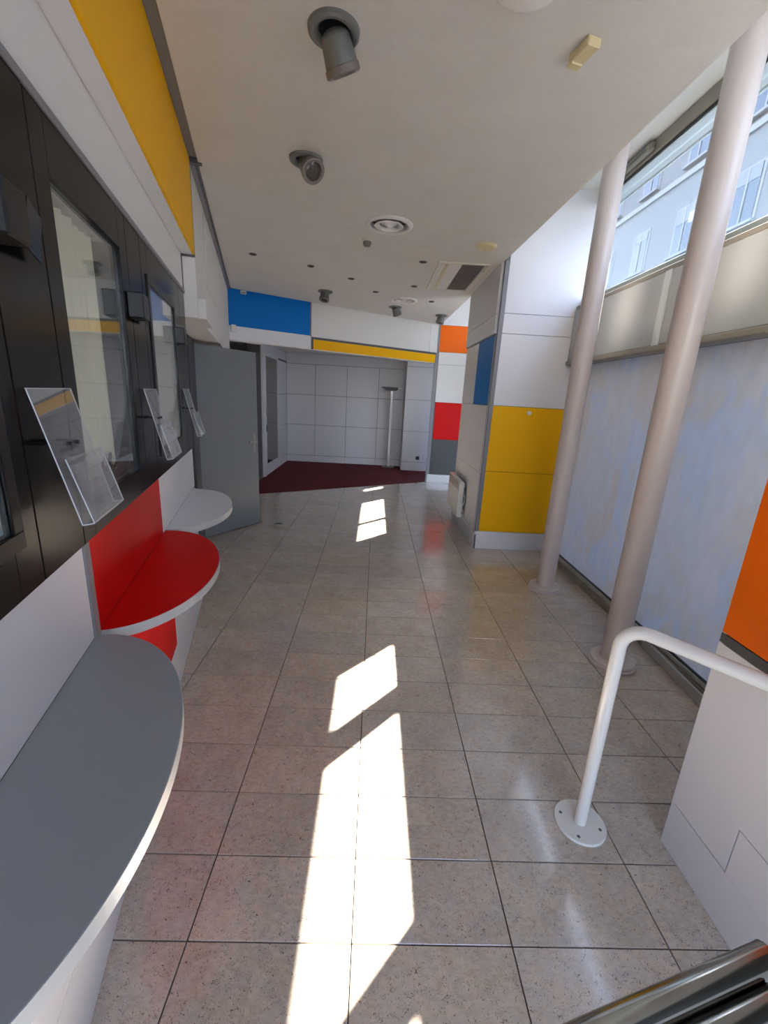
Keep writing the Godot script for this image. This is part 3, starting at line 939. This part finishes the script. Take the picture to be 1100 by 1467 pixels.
func build_uplighter() -> void:
	var t := thing("floor_lamp", "tall white uplighter with a flat wide head standing on the carpet", "lamp")
	t.position = Vector3(0.345, 0.009, -10.02)
	obj("base", lathe([Vector2(0, 0.03), Vector2(0.14, 0.022), Vector2(0.15, 0.012), Vector2(0.15, 0.0)], 40), M.grey_trim, t)
	pbox("post", t, -0.03, 0.03, 0.02, 1.76, -0.022, 0.022, M.white_gloss, 0.006)
	var st := SurfaceTool.new()
	st.begin(Mesh.PRIMITIVE_TRIANGLES)
	st.set_smooth_group(-1)
	var lo := [Vector3(-0.12, 1.755, -0.06), Vector3(0.09, 1.755, -0.06), Vector3(0.09, 1.755, 0.06), Vector3(-0.12, 1.755, 0.06)]
	var hi := [Vector3(-0.25, 1.83, -0.13), Vector3(0.19, 1.83, -0.13), Vector3(0.19, 1.83, 0.13), Vector3(-0.25, 1.83, 0.13)]
	quad(st, lo[0], lo[1], lo[2], lo[3], Vector3.DOWN)
	quad(st, hi[0], hi[1], hi[2], hi[3], Vector3.UP)
	for i in 4:
		var j := (i + 1) % 4
		quad(st, lo[i], lo[j], hi[j], hi[i], ((lo[i] + lo[j]) as Vector3) * 0.5 - Vector3(0, 1.755, 0))
	st.generate_normals()
	obj("lamp_head", st.commit(), M.grey_trim, t)
	pbox("end_glass", t, 0.12, 0.20, 1.80, 1.842, -0.12, 0.125, M.frame_white, 0.006)
	var p := []
	for i in 16:
		var k := i / 15.0
		p.append(Vector3(0.12 + 0.25 * k, 0.006, -0.05 - 0.10 * k + 0.04 * sin(k * 7.0)))
	obj("power_cable", tube(p, 0.005, 8), M.black_satin, t)

func spot(pos: Vector2, axis: Vector3, label: String) -> void:
	var t := thing("ceiling_spotlight", label, "spotlight", "swivelling grey ceiling spotlights")
	t.position = Vector3(pos.x, CEIL, pos.y)
	obj("flange", lathe([Vector2(0.060, -0.004), Vector2(0.066, -0.012), Vector2(0.075, -0.018), Vector2(0.088, -0.019), Vector2(0.097, -0.013), Vector2(0.100, 0.0)], 40), M.spot, t)
	obj("socket", lathe([Vector2(0.061, 0.0), Vector2(0.060, 0.10), Vector2(0.0, 0.10)], 32), M.spot, t)
	var b := align_y(axis)
	var piv := Vector3(0, 0.0, 0)
	var body := []
	for i in 7:
		var a := PI / 2 * i / 6.0
		body.append(Vector2(0.057 * sin(a), -0.02 - 0.035 * cos(a) + 0.035))
	body.append_array([Vector2(0.064, 0.085), Vector2(0.064, 0.088)])
	# keep the body below the ceiling plane
	var head := obj("lamp_body", lathe(body, 36), M.spot, t, piv + axis.normalized() * 0.005 + Vector3(0, -0.008, 0), b)
	obj("rim", lathe([Vector2(0.064, 0.087), Vector2(0.069, 0.089), Vector2(0.069, 0.112), Vector2(0.062, 0.115), Vector2(0.050, 0.114), Vector2(0.047, 0.095)], 36), M.spot_rim, head)
	obj("lens", lathe([Vector2(0.048, 0.095), Vector2(0.030, 0.103), Vector2(0.012, 0.106), Vector2(0.0, 0.106)], 28), M.lens, head)

func diffuser(pos: Vector2, label: String) -> void:
	var t := thing("air_diffuser", label, "air vent", "round white air diffusers in the ceiling")
	t.position = Vector3(pos.x, CEIL, pos.y)
	obj("outer_ring", lathe([Vector2(0.148, 0.030), Vector2(0.151, -0.006), Vector2(0.160, -0.016), Vector2(0.176, -0.016), Vector2(0.192, -0.006), Vector2(0.195, 0.0)], 56), M.vent, t)
	obj("middle_cone", lathe([Vector2(0.076, 0.034), Vector2(0.086, 0.004), Vector2(0.096, -0.012), Vector2(0.108, -0.016), Vector2(0.118, -0.012)], 56), M.vent, t)
	obj("inner_cone", lathe([Vector2(0.0, -0.022), Vector2(0.012, -0.021), Vector2(0.032, -0.010), Vector2(0.054, 0.006), Vector2(0.064, 0.008)], 48), M.vent, t)
	obj("spider", tube([Vector3(-0.15, 0.02, 0), Vector3(0.15, 0.02, 0)], 0.004, 8), M.vent, t)

func halogen(pos: Vector2, label: String) -> void:
	var t := thing("recessed_downlight", label, "downlight", "small recessed downlights across the ceiling")
	t.position = Vector3(pos.x, CEIL, pos.y)
	obj("trim_ring", lathe([Vector2(0.030, -0.003), Vector2(0.038, -0.006), Vector2(0.042, 0.0)], 28), M.spot_rim, t)
	obj("reflector_cup", lathe([Vector2(0.034, -0.002), Vector2(0.033, 0.06), Vector2(0.0, 0.075)], 24), M.spot, t)
	obj("bulb_face", lathe([Vector2(0.0, 0.036), Vector2(0.014, 0.039), Vector2(0.025, 0.046)], 20), M.lens, t)

func build_ceiling_things() -> void:
	spot(Vector2(-0.229, -2.045), Vector3(0.30, -0.82, -0.42), "large grey swivel spotlight turned away over the grey shelf's end")
	spot(Vector2(-0.487, -2.995), Vector3(0.42, -0.62, 0.50), "grey swivel spotlight with its dark lens showing, beside the yellow bulkhead")
	spot(Vector2(-0.765, -6.36), Vector3(-0.1, -0.85, 0.25), "grey ceiling spotlight just before the blue panel of the header wall")
	spot(Vector2(0.219, -7.10), Vector3(0.35, -0.80, -0.35), "grey ceiling spotlight beyond the farther round diffuser")
	spot(Vector2(1.00, -7.55), Vector3(-0.2, -0.95, 0.1), "grey ceiling spotlight in front of the orange pilaster panel")
	for k in DIFFUSERS:
		diffuser(Vector2(k[0], k[1]), k[2])
	for k in HALOGENS:
		halogen(Vector2(k[0], k[1]), k[2])
	var t := thing("smoke_detector", "small beige smoke detector hanging beside the round diffuser", "smoke detector")
	t.position = Vector3(-0.150, CEIL, -4.27)
	obj("base", lathe([Vector2(0.0, -0.020), Vector2(0.048, -0.020), Vector2(0.052, 0.0)], 32), M.plastic, t)
	obj("chamber", lathe([Vector2(0.0, -0.056), Vector2(0.026, -0.056), Vector2(0.034, -0.046), Vector2(0.036, -0.020)], 28), M.spot_rim, t)
	obj("slot_ring", lathe([Vector2(0.0355, -0.040), Vector2(0.0375, -0.038), Vector2(0.0375, -0.030), Vector2(0.036, -0.028)], 28), M.grille, t)
	t = thing("ceiling_cover", "round yellowed plastic cover on the ceiling beside the pillar's corner", "ceiling cover")
	t.position = Vector3(0.912, CEIL, -4.235)
	obj("disc", lathe([Vector2(0.0, -0.026), Vector2(0.060, -0.025), Vector2(0.085, -0.018), Vector2(0.092, -0.008), Vector2(0.094, 0.0)], 40), M.plastic_aged, t)
	pbox("clip", t, -0.075, -0.035, -0.030, -0.018, -0.03, 0.0, M.plastic, 0.003)
	# ceiling cassette
	t = thing("ceiling_cassette", "white square ceiling air unit with a brown grille", "air conditioner")
	t.position = Vector3(0.83, CEIL, -5.30)
	t.rotation.y = 0.0
	frame_flat("frame", t, 0.27, 0.56, 0.035, 0.010, M.plastic)
	pbox("access_panel", t, -0.235, -0.028, -0.007, 0.0, -0.525, 0.525, M.vent, 0.003)
	pbox("hatch", t, -0.195, -0.16, -0.011, -0.006, -0.50, 0.50, M.plastic_aged, 0.002)
	pbox("grille_tray", t, -0.020, 0.205, 0.075, 0.080, -0.50, 0.50, M.grille, 0.0)
	for k in 22:
		var z := -0.49 + 0.98 * k / 21.0
		pbox("louvre", t, -0.018, 0.203, -0.008, 0.006, z - 0.009, z + 0.009, M.grille, 0.002)
	pbox("side_flap", t, 0.212, 0.236, -0.014, -0.002, -0.48, 0.30, M.vent, 0.003)
	# beige box, dome lamp
	t = thing("emergency_light", "small beige oblong box fixed to the ceiling beside the raised soffit", "emergency light")
	t.position = Vector3(0.735, CEIL, -2.025)
	t.rotation.y = 0.28
	pbox("housing", t, -0.030, 0.030, -0.032, 0.0, -0.055, 0.055, M.plastic_aged, 0.005)
	pbox("end_cap", t, -0.026, 0.026, -0.038, -0.030, -0.066, -0.034, M.plastic_aged, 0.003)
	t = thing("dome_lamp", "white opal dome ceiling lamp beside the beige box", "ceiling lamp")
	t.position = Vector3(0.425, CEIL, -1.735)
	var prof := []
	for i in 10:
		var a := PI / 2 * i / 9.0
		prof.append(Vector2(0.128 * sin(a), -0.02 - 0.052 * cos(a)))
	prof.append(Vector2(0.132, 0.0))
	obj("opal_bowl", lathe(prof, 48), M.lampglass, t)
	obj("base_ring", lathe([Vector2(0.129, -0.022), Vector2(0.138, -0.018), Vector2(0.139, 0.0)], 48), M.white, t)

func frame_flat(called: String, parent: Node, hx: float, hz: float, wd: float, th: float, m: Material) -> void:
	var st := SurfaceTool.new()
	st.begin(Mesh.PRIMITIVE_TRIANGLES)
	for k in [[-hx, hx, -hz, -hz + wd], [-hx, hx, hz - wd, hz], [-hx, -hx + wd, -hz + wd, hz - wd], [hx - wd, hx, -hz + wd, hz - wd]]:
		st.append_from(box_mesh(Vector3(k[1] - k[0], th, k[3] - k[2]), 0.002), 0, Transform3D(Basis.IDENTITY, Vector3((k[0] + k[1]) / 2, -th / 2, (k[2] + k[3]) / 2)))
	obj(called, st.commit(), m, parent)

func build_small() -> void:
	var t := thing("alarm_sensor", "small white sensor at the top edge of the blue header panel", "sensor")
	frame_b(t)
	var o := t.transform
	t.transform = Transform3D(o.basis, o * Vector3(0.20, 2.915, 0.0))
	pbox("housing", t, -0.04, 0.04, 0.0, 0.045, 0.0, 0.03, M.plastic, 0.005)
	pbox("window", t, -0.025, 0.025, 0.006, 0.02, 0.029, 0.033, M.grey_trim, 0.002)
	t = thing("door_sensor", "small white box in the corner under the blue header panel", "sensor")
	frame_b(t)
	o = t.transform
	t.transform = Transform3D(o.basis, o * Vector3(0.045, 2.40, 0.0))
	pbox("housing", t, -0.035, 0.035, 0.0, 0.095, 0.0, 0.045, M.white, 0.006)
	pbox("cap", t, -0.03, 0.03, 0.02, 0.075, 0.044, 0.050, M.plastic, 0.003)
	t = thing("wall_socket", "small black socket low on the white alcove end wall", "socket")
	t.position = Vector3(1.0, 0.305, -9.70)
	pbox("plate", t, -0.04, 0.04, -0.04, 0.04, 0.0, 0.010, M.black_satin, 0.004)
	obj("insert", lathe([Vector2(0, 0.004), Vector2(0.02, 0.005), Vector2(0.022, 0.012), Vector2(0.026, 0.012), Vector2(0.026, 0.0)], 20), M.black_deep, t, Vector3(0, 0, 0.0), align_y(Vector3(0, 0, 1)))
	t = thing("round_button", "small white round button on the upper yellow pillar panel", "button")
	t.position = Vector3(1.622, 1.539, -4.58)
	obj("ring", lathe([Vector2(0.0, 0.006), Vector2(0.014, 0.008), Vector2(0.022, 0.005), Vector2(0.024, 0.0)], 24), M.white, t, Vector3.ZERO, align_y(Vector3(0, 0, 1)))
	t = thing("window_opener", "slim metal window opener fixed under the window head beside the column", "window opener")
	t.position = Vector3(1.985, 3.51, -3.95)
	pbox("housing", t, -0.035, 0.005, 0.0, 0.06, -0.22, 0.22, M.frame_metal, 0.010)
	pbox("slot", t, -0.038, -0.03, 0.022, 0.036, -0.14, 0.16, M.grille, 0.001)
	t = thing("floor_socket", "little dark metal floor plate in the tiles beside the door", "floor plate")
	t.position = Vector3(-1.16, 0.0, -5.174)
	pbox("plate", t, -0.05, 0.05, 0.0, 0.006, -0.03, 0.03, M.dark_trim, 0.002)
	pbox("flap", t, -0.03, 0.02, 0.006, 0.009, -0.02, 0.02, M.black_satin, 0.001)

# ---------------------------------------------------------------- outside
func build_outside() -> void:
	var g := structure("ground_outside")
	pbox("pavement", g, 2.2, 4.4, -0.4, -0.10, -60, 30, M.pavement, 0.0)
	pbox("street", g, 4.4, 9.2, -0.5, -0.22, -60, 30, M.asphalt, 0.0)
	pbox("pavement", g, 9.2, 30.0, -0.4, -0.10, -60, 30, M.pavement, 0.0)
	pbox("forecourt", g, -20.0, 2.2, -0.4, -0.10, 1.6, 30, M.pavement, 0.0)
	var b := thing("apartment_building", "pale apartment building across the street, seen through the window band", "building")
	b.position = Vector3(11, -0.1, -18)
	pbox("wall", b, 0.0, 8.0, 0.0, 15.4, -24, 22, M.facade, 0.0)
	pbox("string_course", b, -0.08, 0.0, 10.02, 10.22, -24, 22, M.facade_trim, 0.0)
	pbox("string_course", b, -0.08, 0.0, 3.5, 3.75, -24, 22, M.facade_trim, 0.0)
	pbox("cornice", b, -0.3, 0.0, 15.0, 15.4, -24, 22, M.facade_trim, 0.0)
	for row in [[4.5, 6.0], [7.5, 8.95], [10.5, 12.0]]:
		for k in 12:
			var z := 14.0 - 2.72 * k
			var hw := 0.47
			var f := pbox("window_frame", b, -0.03, 0.0, row[0] - 0.08, row[1] + 0.08, z - hw - 0.10, z + hw + 0.10, M.facade_trim, 0.0)
			f.set_meta("label", "white window surround")
			pbox("window_pane", b, -0.045, -0.03, row[0], row[1], z - hw, z + hw, M.facade_glass, 0.0)
			pbox("window_sill", b, -0.16, 0.0, row[0] - 0.14, row[0] - 0.06, z - hw - 0.15, z + hw + 0.15, M.facade_trim, 0.0)
			pbox("window_bar", b, -0.07, -0.045, row[0], row[1], z - 0.03, z + 0.03, M.facade_trim, 0.0)
			pbox("window_blind", b, -0.06, -0.045, row[1] - 0.28 - 0.10 * (k % 3), row[1], z - hw, z + hw, M.facade_shutter, 0.0)

func _ready() -> void:
	# camera
	var cam := Camera3D.new()
	cam.name = "camera"
	add_child(cam)
	cam.position = Vector3(0, 1.62748, 0)
	cam.rotation = Vector3(-0.26603866, -0.03119895, 0.05561699)
	cam.fov = 100.8256
	cam.near = 0.02
	cam.far = 200.0
	cam.current = true
	# sky and exposure
	var env := Environment.new()
	var sky := Sky.new()
	var sm := ProceduralSkyMaterial.new()
	sm.sky_top_color = Color(0.56, 0.66, 0.82)
	sm.sky_horizon_color = Color(0.88, 0.90, 0.93)
	sm.ground_horizon_color = Color(0.72, 0.74, 0.76)
	sm.ground_bottom_color = Color(0.45, 0.44, 0.42)
	sm.sky_energy_multiplier = 1.95
	sky.sky_material = sm
	env.background_mode = Environment.BG_SKY
	env.sky = sky
	env.tonemap_mode = Environment.TONE_MAPPER_LINEAR
	env.tonemap_exposure = 2.78
	env.sdfgi_enabled = true
	env.ssao_enabled = true
	env.ssil_enabled = true
	var we := WorldEnvironment.new()
	we.name = "world_environment"
	we.environment = env
	add_child(we)
	# sun: high right, ahead of the camera, about 45 degrees up
	var sun := DirectionalLight3D.new()
	sun.name = "sun"
	var to_sun := Vector3(1.0, 1.472, -1.08).normalized()
	sun.light_color = Color(1.0, 0.985, 0.955)
	sun.light_energy = 11.5
	sun.light_angular_distance = 0.53
	sun.shadow_enabled = true
	add_child(sun)
	sun.look_at_from_position(to_sun * 20.0, Vector3.ZERO, Vector3.UP)

	make_materials()
	build_floor()
	build_ceiling()
	build_wall_left()
	build_wall_back()
	build_alcove()
	build_pilaster()
	build_pillar()
	build_wall_right()
	build_partition()
	build_rear()
	build_cases()
	shelf(-0.1, M.grey, M.edge_pale, "grey half-round wall shelf with pale edge, next to the red shelf")
	shelf(0.872, M.red, M.edge_band, "red half-round wall shelf with grey edge, between the grey and white shelves")
	shelf(1.835, M.white, M.edge_band, "white half-round wall shelf beside the open grey door")
	build_holders()
	build_door()
	column(-2.43, 1.645, "tall white round column behind the tubular handrail")
	column(-3.556, 1.626, "tall white round column beside the yellow panelled pillar")
	build_handrail()
	build_bar()
	build_heater()
	build_uplighter()
	build_ceiling_things()
	build_small()
	build_outside()
